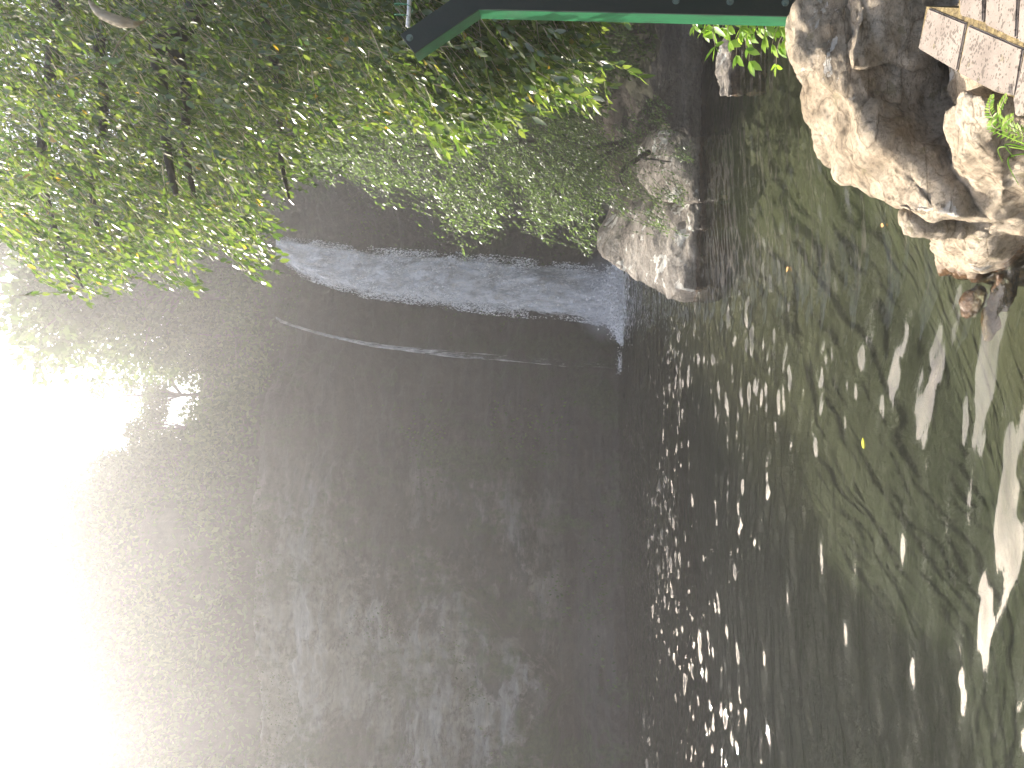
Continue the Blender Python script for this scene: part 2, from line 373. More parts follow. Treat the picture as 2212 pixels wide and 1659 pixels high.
for i in range(NU):
    xl = px_[i]
    vis = abs(px_[i]) < 22
    for j in range(NV):
        t = j/(NV-1); z = -3 + t*(rim[i]+3)
        q = Vector((px_[i], py_[i], z))
        lay = noise.fractal(Vector((us[i]*.05, 0, z*1.15)), .9, 2, 4)*.45      # horizontal strata
        ch = noise.voronoi(Vector((us[i]*.28, 3, z*.42)))[0][0]*1.4
        big = noise.fractal(Vector((us[i]*.12, 7, z*.10)), 1, 2, 3)*1.5
        fine = noise.fractal(Vector((q.x*1.3, q.y*1.3, q.z*2.6)), .7, 2, 5)*.30
        d = lay + ch - .35 + big + fine
        # undercut base on the left with a pale buttress above, projecting
        if xl < -5.5:
            b = min(1, (-5.5-xl)/4)
            Xp = 1106 + F*(EYE-z)/30
            edge = np.interp(xl, [-15, -11, -9.5, -7.5, -5.5], [2.3, 2.6, 4.0, 6.5, 7.5]) + .35*noise.noise(Vector((us[i]*.6, 0, 0)))
            up = 1/(1+math.exp(-(z-edge)*9))
            d += b*(up*1.9*(1-max(0, z-7)*.12) - .3)
            led = 1/(1+math.exp((z-1.35-.3*noise.noise(Vector((us[i]*.5, 5, 0))))*8))
            d += b*led*1.6
        if -1.0 < xl < 7 and py_[i] > 30:   # recess behind the falls
            d -= .8*(1-t)*min(1, (xl+1)/2)
        Vc[i, j] = (px_[i]+nrm[i, 0]*d, py_[i]+nrm[i, 1]*d, z)
tag(grid_mesh('cliff', Vc, M['cliff'], flip=True), kind='structure')
# hillside rising behind the rim
top_px = lambda Yp: np.interp(Yp, [0, 300, 500, 600, 700, 780, 840, 880, 940, 1000, 1100, 1200, 1300, 1500, 1660], [250, 330, 420, 440, 455, 480, 470, 400, 335, 300, 235, 165, 125, 90, 80])
NS = 70
Vh = np.zeros((NU, NS, 3))
for i in range(NU):
    r0 = Vc[i, -1]
    y = max(py_[i], 5); Yp = 829.5-F*px_[i]/y*1.2
    if py_[i] > 22: H = P(top_px(Yp), 830, py_[i]+14).z
    else: H = 26
    H += noise.fractal(Vector((us[i]*.35, 4, 0)), 1, 2, 3)*1.3
    for j in range(NS):
        s = j/(NS-1)
        out = 16*s if s < .8 else 12.8+(s-.8)/.2*26
        zz = r0[2] + (H-r0[2])*min(1, (s/.8))**.85 if s < .8 else H - (s-.8)*4
        n_ = noise.fractal(Vector((us[i]*.15, out*.15, 2)), 1, 2, 5)*1.3*min(1, s*6)
        fan = 1.0
        Vh[i, j] = (r0[0]-nrm[i, 0]*out*fan, r0[1]-nrm[i, 1]*out*fan, zz+n_)
a = N('hill_soil'); a.l(a.ramp(a.noise(a.coord(), 1.5, 8, .7), [(.35, (.02, .024, .01)), (.7, (.06, .06, .03))]), a.b.inputs['Base Color'])
a.b.inputs['Roughness'].default_value = 1; a.l(a.bump(a.noise(a.coord(), 3, 8, .7), .5), a.b.inputs['Normal']); M['hill'] = a.m
tag(grid_mesh('hillside', Vh, M['hill'], flip=True), kind='structure')

# ------------------------------------------------------------------ leaf builders
LEAF8 = np.array([(0, 0, 0), (.3, .5, .10), (.68, .42, .07), (1, 0, -.06), (.68, -.42, .07), (.3, -.5, .10), (.3, 0, 0), (.68, 0, -.02)], float)
LF8 = np.array([(0, 6, 1, 1), (1, 6, 7, 2), (2, 7, 3, 3), (0, 5, 6, 6), (5, 4, 7, 6), (4, 3, 7, 7)], int)
class Leaves:
    def __init__(s): s.p = []; s.d = []; s.n = []; s.L = []; s.W = []
    def add(s, p, d, n, L, W): s.p.append(p); s.d.append(d); s.n.append(n); s.L.append(L); s.W.append(W)
    def build(s, name, mat, parent=None, simple=False):
        p = np.array(s.p, float); d = np.array(s.d, float); n = np.array(s.n, float); L = np.array(s.L)[:, None, None]; W = np.array(s.W)[:, None, None]
        d /= np.linalg.norm(d, axis=1)[:, None]+1e-9
        b = np.cross(n, d); b /= np.linalg.norm(b, axis=1)[:, None]+1e-9; n = np.cross(d, b)
        T = np.array([(0, 0, 0), (.45, .5, .08), (1, 0, 0), (.45, -.5, .08)]) if simple else LEAF8
        V = p[:, None, :] + d[:, None, :]*T[None, :, 0:1]*L + b[:, None, :]*T[None, :, 1:2]*W + n[:, None, :]*T[None, :, 2:3]*W
        k = len(T); off = (np.arange(len(p))*k)[:, None, None]
        if simple: return np_mesh(name, V.reshape(-1, 3), (np.array([[0, 3, 2, 1]])[None]+off).reshape(-1, 4), mat, parent)
        tri = np.array([(0, 1, 6), (1, 2, 7), (1, 7, 6), (2, 3, 7), (0, 6, 5), (5, 6, 7), (5, 7, 4), (4, 7, 3)])
        return np_mesh(name, V.reshape(-1, 3), (tri[None]+off).reshape(-1, 3), mat, parent, smooth=False)
class Twigs:
    def __init__(s): s.V = []; s.Fc = []
    def add(s, pts, r0, r1):
        n = len(pts)
        for i, p in enumerate(pts):
            d = (pts[min(i+1, n-1)]-pts[max(i-1, 0)]).normalized(); a_ = d.orthogonal().normalized(); b_ = d.cross(a_); r = r0+(r1-r0)*i/(n-1)
            for k in range(3): s.V.append(p+(a_*math.cos(2.094*k)+b_*math.sin(2.094*k))*r)
        o = len(s.V)-3*n
        for i in range(n-1):
            for k in range(3): s.Fc.append((o+3*i+k, o+3*i+(k+1) % 3, o+3*i+3+(k+1) % 3, o+3*i+3+k))
    def build(s, name, mat, parent=None):
        return np_mesh(name, np.array([tuple(v) for v in s.V]), np.array(s.Fc), mat, parent)
def in_poly(x, y, poly):
    c = False; j = len(poly)-1
    for i in range(len(poly)):
        xi, yi = poly[i]; xj, yj = poly[j]
        if (yi > y) != (yj > y) and x < (xj-xi)*(y-yi)/(yj-yi)+xi: c = not c
        j = i
    return c
def rv(R, s=1.0): return Vector((R.gauss(0, s), R.gauss(0, s), R.gauss(0, s)))
def spray(R, Lv, Tw, p, d, length, leafL, ratio, gap, droop, rad=.004, k=None):
    """one leafy twig from p along d, drooping"""
    n = max(3, int(length/gap)); pts = [p.copy()]; d = d.normalized(); q = p.copy(); side = 1
    for i in range(n):
        d = (d + Vector((0, 0, -droop/n)) + rv(R, .06)).normalized(); q = q + d*gap; pts.append(q.copy())
        for s_ in ((1, -1) if R.random() < .35 else (side,)):
            lat = d.cross(Vector((0, 0, 1))); lat = lat.normalized() if lat.length > .1 else Vector((1, 0, 0))
            lat = (lat*math.cos(i*2.4)+d.cross(lat)*math.sin(i*2.4))
            ld = (d*.9 + lat*s_*R.uniform(.3, .9) + Vector((0, 0, -.35)) + rv(R, .15)).normalized()
            nn = (Vector((0, 0, 1)) + rv(R, .55))
            L = leafL*R.uniform(.65, 1.2)
            Lv.add(q, ld, nn, L, L*ratio*R.uniform(.8, 1.15))
        side = -side
    if Tw is not None: Tw.add(pts[::2] if len(pts) > 5 else pts, rad, rad*.3)

# ------------------------------------------------------------------ overhanging tree at the right
R = random.Random(11)
trunk_at = Vector((5.6, 6.4, 0.9))
tree = tag(empty('overhanging_tree', trunk_at), 'leafy tree on the right bank drooping glossy broad leaves over the pool', 'tree')
bm = bmesh.new()
tube(bm, smooth_path([trunk_at+Vector((0, 0, -.6)), trunk_at+Vector((-.1, 0, 1.6)), trunk_at+Vector((.1, .2, 3.4)), trunk_at+Vector((0, .4, 5.6)), trunk_at+Vector((-.4, .5, 8)), trunk_at+Vector((-.6, .8, 10.5))]), np.linspace(.3, .07, 26), 12)
from_bm('trunk', bm, M['bark'], tree, True)
limbs = [
    ([trunk_at+Vector((0, .2, 4.0)), P(430, -60, 6.2), P(423, 20, 6.0), P(376, 84, 5.8), P(340, 101, 5.7), P(350, 200, 5.6), P(362, 330, 5.5), P(380, 420, 5.4)], .11, .02),
    ([P(376, 84, 5.8), P(385, 130, 5.8), P(404, 208, 5.8), P(400, 312, 5.9), P(420, 430, 6.0)], .07, .018),
    ([trunk_at+Vector((0, .1, 2.9)), P(560, -60, 7.2), P(575, 60, 7.0), P(602, 182, 6.9), P(605, 325, 6.8), P(625, 430, 6.7)], .07, .012),
    ([trunk_at+Vector((0, .3, 5.6)), P(250, -60, 6.4), P(215, 90, 6.2), P(225, 240, 6.1), P(200, 420, 6.0), P(230, 560, 5.8)], .07, .012),
    ([trunk_at+Vector((0, .3, 6.2)), P(120, -80, 6.8), P(110, 150, 6.8), P(90, 350, 6.6), P(120, 500, 6.4), P(180, 620, 6.2)], .08, .012),
    ([trunk_at+Vector((0, .1, 2.2)), P(800, -80, 7.4), P(830, 40, 6.8), P(870, 120, 6.5), P(930, 220, 6.2)], .05, .008),
    ([trunk_at+Vector((0, .1, 1.9)), P(1010, -80, 7.2), P(1050, 30, 6.6), P(1110, 130, 6.3), P(1190, 200, 6.2)], .04, .008),
]
for pts, r0, r1 in limbs:
    bm = bmesh.new(); sp_ = smooth_path(pts, 6); tube(bm, sp_, np.linspace(r0, r1, len(sp_)), 8)
    from_bm('limb', bm, M['bark'], tree, True)
near_poly = [(-60, -60), (-60, 430), (20, 500), (60, 560), (110, 640), (190, 650), (300, 590), (380, 640), (440, 650), (500, 590), (560, 610), (600, 640), (612, 560), (600, 480), (630, 430), (650, 380),
             (720, 360), (760, 300), (830, 320), (900, 300), (960, 340), (1010, 350), (1040, 290), (1100, 280), (1140, 290), (1180, 230), (1240, 210), (1290, 260), (1300, 150), (1330, 60), (1340, -60)]
Lv = Leaves(); Tw = Twigs()
def fill(poly, n, D, leafL, ratio, gap, length, Lv, Tw, R, dens=None, dirv=Vector((-.75, .0, -.62)), droop=.5, rad=.004, spread=.3):
    xs = [p[0] for p in poly]; ys = [p[1] for p in poly]; k = 0; tries = 0
    while k < n and tries < n*40:
        tries += 1
        X = R.uniform(min(xs), max(xs)); Y = R.uniform(min(ys), max(ys))
        if not in_poly(X, Y, poly): continue
        if dens and R.random() > dens(X, Y): continue
        d0 = R.uniform(*D); ln = length*R.uniform(.5, 1.3)
        tip = P(X, Y, d0); dv = (dirv+rv(R, spread)); dv.normalize()
        spray(R, Lv, Tw, tip - dv*ln*.9 + Vector((0, 0, droop*ln*.3)), dv, ln, leafL*R.uniform(.8, 1.2), ratio, gap, droop, rad); k += 1
clump = lambda X, Y: .12 + .88*max(0, min(1, (noise.noise(Vector((X*.011, Y*.011, 3)))+.18)*2.8))
fill(near_poly, 1500, (4.6, 6.6), .062, .42, .042, .55, Lv, Tw, R, lambda X, Y: clump(X, Y)*(1 if X > 560 else .9))
fill([(880, -40), (880, 250), (960, 340), (1010, 350), (1050, 280), (1140, 285), (1200, 215), (1285, 250), (1290, 130), (1320, 40), (1320, -40)], 500, (4.8, 6.2), .085, .40, .042, .8, Lv, Tw, R, None, Vector((-.7, 0, -.35)), .4, .004, .16)
fill([(-60, -60), (-60, 430), (60, 540), (190, 640), (440, 640), (590, 560), (620, 420), (720, 300), (800, 200), (900, 100), (900, -60)], 1900, (6.6, 9.5), .065, .45, .046, .7, Lv, Tw, R, clump)
Lv.build('crown', M['fig_leaf'], tree); Tw.build('twigs', M['dry'], tree)
# second tree standing behind it
trunk2 = Vector((8.0, 12.0, 3.2))
tree2 = tag(empty('bank_tree', trunk2), 'dense yellow green tree behind the drooping one, high on the right bank', 'tree')
bm = bmesh.new(); tube(bm, smooth_path([trunk2+Vector((0, 0, -1.5)), trunk2+Vector((-.4, 0, 3)), trunk2+Vector((-.8, .2, 7)), trunk2+Vector((-1.6, .3, 11))]), np.linspace(.28, .05, 16), 10)
from_bm('trunk', bm, M['bark'], tree2, True)
for e in ((420, 250, 11), (560, 300, 11.5), (300, 420, 11), (180, 420, 10.5), (700, 260, 11.5)):
    bm = bmesh.new(); b0 = trunk2+Vector((-.6, .1, 7-e[0]*.006)); e1 = P(*e); sp_ = smooth_path([b0, (b0+e1)/2+Vector((0, 0, .5)), e1], 6)
    tube(bm, sp_, np.linspace(.09, .02, len(sp_)), 7); from_bm('limb', bm, M['bark'], tree2, True)
Lv = Leaves(); Tw = Twigs()
fill([(-80, -80), (-80, 450), (60, 540), (200, 600), (420, 600), (520, 500), (620, 440), (700, 400), (780, 360), (900, 300), (1000, 100), (1000, -80)], 2300, (9.5, 12.5), .085, .45, .06, .8, Lv, Tw, R, None)
Lv.build('crown', M['far_leaf'], tree2, simple=True); Tw.build('twigs', M['bark'], tree2)

# willow-like shrubs leaning out over the boulders
def shrub(name, label, cat, base, poly, n, D, leafL, ratio, gap, length, mat, stems, dirv=Vector((-.7, 0, -.45)), simple=True, dens=None, seed=1, droop=.5):
    R = random.Random(seed); o = tag(empty(name, base), label, cat)
    for e in stems:
        bm = bmesh.new(); mid = (base+e)/2+Vector((0, 0, .25*(e-base).length*.5)); s_ = smooth_path([base-Vector((0, 0, .4)), mid, e], 6)
        tube(bm, s_, np.linspace(.05, .008, len(s_)), 6); from_bm('stem', bm, M['bark'], o, True)
    Lv = Leaves(); Tw = Twigs(); fill(poly, n, D, leafL, ratio, gap, length, Lv, Tw, R, dens, dirv, droop, .004)
    Lv.build('foliage', mat, o, simple=simple); Tw.build('twigs', M['bark'], o); return o
shrub('leaning_shrub', 'tall dark shrub behind the drooping tree, right of the main waterfall', 'shrub', Vector((5.2, 17, 2.2)),
      [(640, 280), (700, 400), (790, 395), (830, 440), (870, 450), (930, 435), (980, 470), (1000, 560), (1040, 530), (1090, 500), (1120, 420), (1130, 300), (1120, 40), (650, 40)], 2200, (12.5, 17), .08, .42, .07, .8,
      M['willow_leaf'], [P(800, 360, 15), P(960, 430, 15), P(1060, 380, 15), P(700, 330, 15)], seed=2)
shrub('willow_shrub', 'feathery willow shrub hanging over the pale slab boulder beside the falls', 'shrub', P(1330, 300, 15),
      [(1110, 380), (1140, 440), (1165, 500), (1180, 545), (1205, 500), (1250, 470), (1262, 560), (1280, 545), (1290, 470), (1330, 440), (1330, 300), (1250, 270), (1180, 300)], 800, (13, 15.5), .08, .32, .06, .6,
      M['willow_leaf'], [P(1180, 470, 14.2), P(1260, 480, 14), P(1150, 380, 14.5), P(1220, 350, 14.5)], seed=3)
shrub('dark_bush', 'shaded bush over the brown rock ledge at the right shore', 'shrub', P(1420, 60, 14),
      [(1120, 60), (1120, 300), (1250, 300), (1310, 260), (1330, 200), (1400, 160), (1420, 60), (1420, -60), (1100, -60)], 1300, (12.5, 16), .09, .42, .07, .6,
      M['far_leaf'], [P(1250, 200, 14), P(1200, 100, 14)], seed=4)
shrub('creeping_shrub', 'low leafy growth covering the rounded boulder at the waterline', 'shrub', P(1350, 330, 13.6),
      [(1320, 330), (1310, 460), (1350, 500), (1390, 490), (1440, 520), (1490, 520), (1480, 450), (1500, 330), (1440, 230), (1370, 250)], 330, (12.7, 13.2), .06, .38, .05, .35,
      M['willow_leaf'], [P(1360, 420, 13.1), P(1450, 350, 13)], seed=5,
      dens=lambda X, Y: 0.12 if (1385 < X < 1465 and 300 < Y < 420) else (1 if noise.noise(Vector((X*.02, Y*.02, 1))) > -.05 else .1))

# ------------------------------------------------------------------ rocks
def rock(name, hulls, vox, amp, mat, label, cat='rock', seed=0, strata=.5, group=None, kind=None, sdir=Vector((0, .2, 1)), force=1.0):
    bm = bmesh.new()
    for h in hulls:
        vs = [bm.verts.new(p) for p in h]; r = bmesh.ops.convex_hull(bm, input=vs)
        junk = [g for g in r['geom_interior'] if isinstance(g, bmesh.types.BMVert)] + [g for g in r['geom_unused'] if isinstance(g, bmesh.types.BMVert)]
        if junk: bmesh.ops.delete(bm, geom=list(set(junk)), context='VERTS')
    bmesh.ops.recalc_face_normals(bm, faces=bm.faces)
    me = bpy.data.meshes.new('tmp'); bm.to_mesh(me); bm.free(); o = bpy.data.objects.new('tmp', me); COL.objects.link(o)
    md = o.modifiers.new('r', 'REMESH'); md.mode = 'VOXEL'; md.voxel_size = vox
    sm = o.modifiers.new('s', 'SMOOTH'); sm.iterations = 1; sm.factor = .5
    dg = bpy.context.evaluated_depsgraph_get(); me2 = bpy.data.meshes.new_from_object(o.evaluated_get(dg))
    bpy.data.objects.remove(o); bpy.data.meshes.remove(me)
    n = len(me2.vertices); co = np.empty(n*3); no = np.empty(n*3)
    me2.vertices.foreach_get('co', co); me2.vertices.foreach_get('normal', no); co = co.reshape(-1, 3); no = no.reshape(-1, 3)
    off = Vector((seed*7.3, seed*3.1, 0)); sdn = sdir.normalized(); S = 1/amp
    for i in range(n):
        p = Vector(co[i]) + off
        h = p.dot(sdn)
        wv = noise.noise_vector(p*S*.12)*amp*1.2
        q = p + wv
        v = noise.voronoi(q*S*.16)[0]; fac = (v[1]-v[0])
        lay = noise.noise(Vector((p.x*.25, p.y*.25, h*S*.55)))*strata + abs(noise.noise(Vector((p.x*.4, p.y*.4, h*S*1.3))))*strata*.5
        hh = h*S*.30 + noise.noise(p*S*.10)*1.6; fr = hh-math.floor(hh)
        step = (fr if fr < .82 else (1-fr)/.18*.82)*strata*.9
        d = (min(fac, .45)-.25)*1.1 + lay*.6 + step + noise.fractal(p*S*.5, .8, 2, 5)*.35 + abs(noise.noise(p*S*.22))*-.5
        co[i] += no[i]*d*amp*force
    me2.vertices.foreach_set('co', co.ravel()); me2.update(); me2.shade_smooth(); me2.name = name
    ob = link_obj(name, me2, mat); ob.name = name
    return tag(ob, label, cat, group, kind)
def sink(pts, dz=.6, dy=.0): return pts + [Vector((p.x, p.y+dy, min(p.z-dz, -.4))) for p in pts]

# near ridge: silhouettes against the water, falling towards the paving
hA = [P(1703, -140, 4.5), P(1706, 60, 4.5), P(1712, 130, 4.45), P(1790, 350, 4.5), P(1745, 260, 4.55),
      P(1716, 110, 4.15), P(1790, 160, 4.1), P(1872, 255, 3.95), P(1760, -140, 4.1), P(1900, 285, 3.85)]
hB = [P(1745, 250, 4.5), P(1800, 345, 4.4), P(1865, 390, 4.2), P(1905, 432, 4.0), P(1955, 474, 3.85), P(1890, 285, 3.85), P(1965, 330, 3.78), P(2000, 440, 3.72), P(2035, 468, 3.68), P(1840, 220, 4.0)]
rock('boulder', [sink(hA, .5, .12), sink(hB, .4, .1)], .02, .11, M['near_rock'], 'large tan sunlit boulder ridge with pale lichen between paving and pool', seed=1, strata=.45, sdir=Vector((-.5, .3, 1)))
hC = [PZ(2000, 440, .42), PZ(1995, 478, .30), PZ(2004, 530, .18), PZ(2020, 585, .03), PZ(2060, 600, .03), PZ(2105, 618, .0), PZ(2150, 545, .10), PZ(2180, 480, .22), PZ(2165, 420, .45),
      PZ(2105, 380, .56), PZ(2135, 260, .67), PZ(2118, 205, .71), PZ(2060, 190, .71), PZ(2062, 330, .66)]
rock('boulder', [sink(hC, .5)], .018, .08, M['near_rock'], 'low smooth tan rock spur running down into the water with a wet glinting tip', seed=2, strata=.35, sdir=Vector((.1, 1, .4)))
hD = [P(1815, -60, 4.05), P(1812, 60, 4.05), P(1822, 120, 3.98), P(1848, 140, 3.88), P(1850, 60, 3.86), P(1852, -60, 3.86)]
rock('boulder', [sink(hD, .4)], .02, .08, M['near_rock'], 'small upright brown rock ledge behind the paving, near the green post', seed=3, strata=.5)
hE = [P(1940, -60, 3.5), P(1950, 90, 3.55), P(1990, 200, 3.5), P(2040, 260, 3.4), P(2040, 330, 3.45), P(1930, 200, 3.75), P(1900, 60, 3.8), P(2060, 200, 3.2)]
hE = [Vector((p.x, p.y, min(p.z, .56))) for p in hE]
rock('rock', [sink(hE, .4)], .035, .08, M['near_rock'], 'shaded brown rock floor in the hollow between boulder ridge and paving', seed=4)
hF = [PZ(2150, 300, .42), PZ(2140, 380, .38), PZ(2180, 470, .2), PZ(2230, 520, .1), PZ(2290, 480, .15), PZ(2290, 260, .45), PZ(2200, 250, .5)]
rock('rock', [sink(hF, .5)], .035, .08, M['near_rock'], 'dark shaded rock beside the fern, below the tan spur', seed=5)
hG = [P(1938, 455, 4.0), P(1950, 500, 4.0), P(1975, 520, 3.95), P(1992, 505, 3.9), P(1985, 470, 3.9)]
rock('rock', [sink(hG, .35)], .02, .04, M['near_rock'], 'small dark wet rock poking out under the end of the boulder ridge', seed=6)
for k_, (X, Y, r) in enumerate([(2095, 655, .10), (2150, 625, .09), (2120, 700, .07)]):
    c = PZ(X, Y, 0); R = random.Random(k_)
    pts = [c+Vector((R.uniform(-r, r)*1.6, R.uniform(-r, r), R.uniform(-.1, .025))) for _ in range(14)]
    rock('stone', [pts], .02, .03, M['near_rock'], ['flat wet stone awash just off the tan spur', 'wet stone awash beside the shaded shore, nearest of three', 'small wet stone awash farthest out from the tan spur'][k_], seed=20+k_, group='wet stones awash at the tip of the rock spur')

# middle boulders on the far right shore
h1 = [P(1285, 515, 16.0), P(1290, 543, 15.8), P(1330, 580, 15.2), P(1400, 625, 14.2), P(1440, 650, 13.7), P(1475, 622, 13.3), P(1500, 560, 13.2), P(1500, 430, 13.2), P(1310, 480, 16.2), P(1335, 400, 16.4), P(1400, 330, 16), P(1340, 470, 15.3), P(1400, 480, 14.4)]
rock('boulder', [sink(h1, .6)], .035, .30, M['mid_rock'], 'tilted pale slab boulder with a pointed end in front of the waterfall', force=.42, seed=7, strata=.4, sdir=Vector((.6, .2, .9)))
h2 = [P(1372, 350, 14.4), P(1376, 320, 14.4), P(1400, 288, 14.1), P(1382, 390, 14.2), P(1412, 428, 13.8), P(1460, 445, 13.3), P(1500, 430, 13.0), P(1500, 290, 13.0), P(1440, 280, 13.4)]
rock('boulder', [sink(h2, .4)], .035, .26, M['mid_rock'], 'rounded grey boulder spotted with white lichen, right of the tilted slab', force=.4, seed=8, strata=.25)
h3 = [P(1440, -80, 13.0), P(1430, 80, 13), P(1400, 190, 13.2), P(1400, 240, 13.2), P(1440, 270, 13), P(1485, 300, 12.8), P(1485, -80, 12.6), P(1460, 120, 12.8)]
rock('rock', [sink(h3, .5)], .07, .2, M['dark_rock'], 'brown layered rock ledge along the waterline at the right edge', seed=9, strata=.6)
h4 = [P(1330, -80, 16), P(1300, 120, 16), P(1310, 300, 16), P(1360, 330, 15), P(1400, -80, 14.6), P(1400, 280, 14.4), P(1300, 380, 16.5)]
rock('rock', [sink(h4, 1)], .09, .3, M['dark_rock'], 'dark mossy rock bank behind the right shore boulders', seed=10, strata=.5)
h5 = [P(1488, 440, 13.1), P(1484, 462, 13.1), P(1492, 492, 13.0), P(1500, 500, 12.9), P(1506, 440, 12.9)]
rock('rock', [sink(h5, .2)], .03, .05, M['mid_rock'], 'small wet rock at the waterline in front of the rounded boulder', seed=11)
h6 = [P(1548, 105, 11.0), P(1545, 165, 11.0), P(1556, 208, 10.8), P(1575, 205, 10.6), P(1580, 110, 10.6), P(1565, 60, 10.8)]
rock('rock', [sink(h6, .2)], .03, .06, M['mid_rock'], 'low rounded wet rock standing alone in the water near the green plant', seed=12)

# ------------------------------------------------------------------ paving stones (each its own thing)
def paver(poly, z, label, seed):
    pts = [PZ(1620+x*.293, y*.293, z) for x, y in poly]; c = sum(pts, Vector())/len(pts)
    bm = bmesh.new(); top = [bm.verts.new(c+(p-c)*.988) for p in pts]; f = bm.faces.new(top)
    r = bmesh.ops.extrude_face_region(bm, geom=[f]); lo = [v for v in r['geom'] if isinstance(v, bmesh.types.BMVert)]
    for v in lo: v.co.z -= .11
    bmesh.ops.recalc_face_normals(bm, faces=bm.faces)
    bmesh.ops.bevel(bm, geom=[e for e in bm.edges], offset=.005, segments=2, affect='EDGES')
    o = from_bm('paving_stone', bm, M['paver'])
    return tag(o, label, 'paving stone', 'pitted stone pavers of the path')
paver([(1310, 55), (1590, 170), (1520, 530), (1235, 360)], .737, 'paving stone at the path corner nearest the boulder ridge', 1)
paver([(1604, 180), (2010, 355), (1950, 710), (1800, 680), (1530, 540)], .735, 'largest paving stone, beside the mossy joint and the fern', 2)
paver([(1540, -120), (1720, -120), (1712, 165), (1545, 115)], .74, 'narrow paving stone at the frame edge, beside the brown ledge', 3)
paver([(1745, -120), (1975, -120), (1955, 290), (1728, 185)], .74, 'paving stone between the mossy joint and the frame edge', 4)
paver([(1990, -120), (2300, -120), (2300, 450), (1965, 300)], .74, 'paving stone in the corner of the photo', 5)
paver([(1975, 590), (2020, 375), (2300, 480), (2300, 800), (1950, 860), (1935, 740)], .735, 'paving stone beside the fern at the picture border', 6)
bm = bmesh.new(); pts = [PZ(1620+x*.293, y*.293, .728) for x, y in [(1300, 50), (1245, 355), (1525, 525), (1800, 675), (1940, 715), (1960, 850), (2300, 800), (2300, -120), (1540, -120), (1540, 60)]]
f = bm.faces.new([bm.verts.new(p) for p in pts]); r = bmesh.ops.extrude_face_region(bm, geom=[f])
for v in r['geom']:
    if isinstance(v, bmesh.types.BMVert): v.co.z -= .3
a = N('joint_moss'); a.l(a.ramp(a.noise(a.coord(), 30, 7, .7), [(.35, (.05, .035, .02)), (.5, (.15, .11, .045)), (.65, (.27, .21, .10))]), a.b.inputs['Base Color']); a.b.inputs['Roughness'].default_value = 1
a.l(a.bump(a.noise(a.coord(), 40, 5, .7), .02), a.b.inputs['Normal'])
tag(from_bm('path', bm, a.m), kind='structure')
# ------------------------------------------------------------------ green steel fence post
post = tag(empty('fence_post', P(1850, 10, 4.25)), 'green steel fence post with angled bolted top rising behind the boulder ridge', 'fence post')
fp = [P(1900, 40, 4.2), P(1900, -2, 4.2), P(1004, -22, 4.2), P(864, 75, 4.2), P(895, 115, 4.2), P(1034, 19, 4.2)]
dy = Vector((0, .105, 0)); tk = .012
bm = bmesh.new()                                       # front plate
v0 = [bm.verts.new(p) for p in fp]; v1 = [bm.verts.new(p+Vector((0, tk, 0))) for p in fp]
bm.faces.new(v0); bm.faces.new(v1[::-1])
for i in range(6): bm.faces.new((v0[i], v1[i], v1[(i+1) % 6], v0[(i+1) % 6]))
bmesh.ops.bevel(bm, geom=list(bm.edges), offset=.002, segments=1, affect='EDGES')
from_bm('front_plate', bm, M['shaded_paint'], post)
def side(a_, b_, c_, name):                            # a plate running back from the front plate's left edge
    bm = bmesh.new(); pts = [a_, b_] + ([c_] if c_ is not None else [])
    q = [p+Vector((0, tk, 0)) for p in pts]
    rows = []
    for p in q:
        rows.append([bm.verts.new(p+o) for o in (Vector((0, 0, 0)), dy, dy+Vector((tk, 0, 0)), Vector((tk, 0, 0)))])
    for i in range(len(rows)-1):
        for k in range(4): bm.faces.new((rows[i][k], rows[i][(k+1) % 4], rows[i+1][(k+1) % 4], rows[i+1][k]))
    bm.faces.new(rows[0]); bm.faces.new(rows[-1][::-1]); return from_bm(name, bm, M['green_paint'], post)
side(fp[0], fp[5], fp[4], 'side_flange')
for X, Y in ((885, 82), (1460, 2), (1577, 4), (1696, 6)):
    bm = bmesh.new(); c = P(X, Y, 4.2); bmesh.ops.create_cone(bm, cap_ends=True, segments=6, radius1=.013, radius2=.013, depth=.012, matrix=Matrix.Translation(c+Vector((0, -.006, 0)))@Matrix.Rotation(math.pi/2, 4, 'X'))
    bmesh.ops.create_cone(bm, cap_ends=True, segments=16, radius1=.019, radius2=.019, depth=.004, matrix=Matrix.Translation(c+Vector((0, -.002, 0)))@Matrix.Rotation(math.pi/2, 4, 'X'))
    from_bm('bolt', bm, M['bolt'], post)
bm = bmesh.new(); tube(bm, [P(886, -160, 4.24), P(884, 20, 4.24), P(881, 58, 4.24)], .012, 10); from_bm('pipe', bm, M['white_pipe'], post, True)
bm = bmesh.new(); A, B = P(872, -160, 4.24), P(872, 40, 4.24)
tube(bm, [A.lerp(B, t/120)+Vector((0, .035*math.cos(t*.45), .05*math.sin(t*.45))) for t in range(121)], .0022, 5); from_bm('wire', bm, M['wire'], post, True)

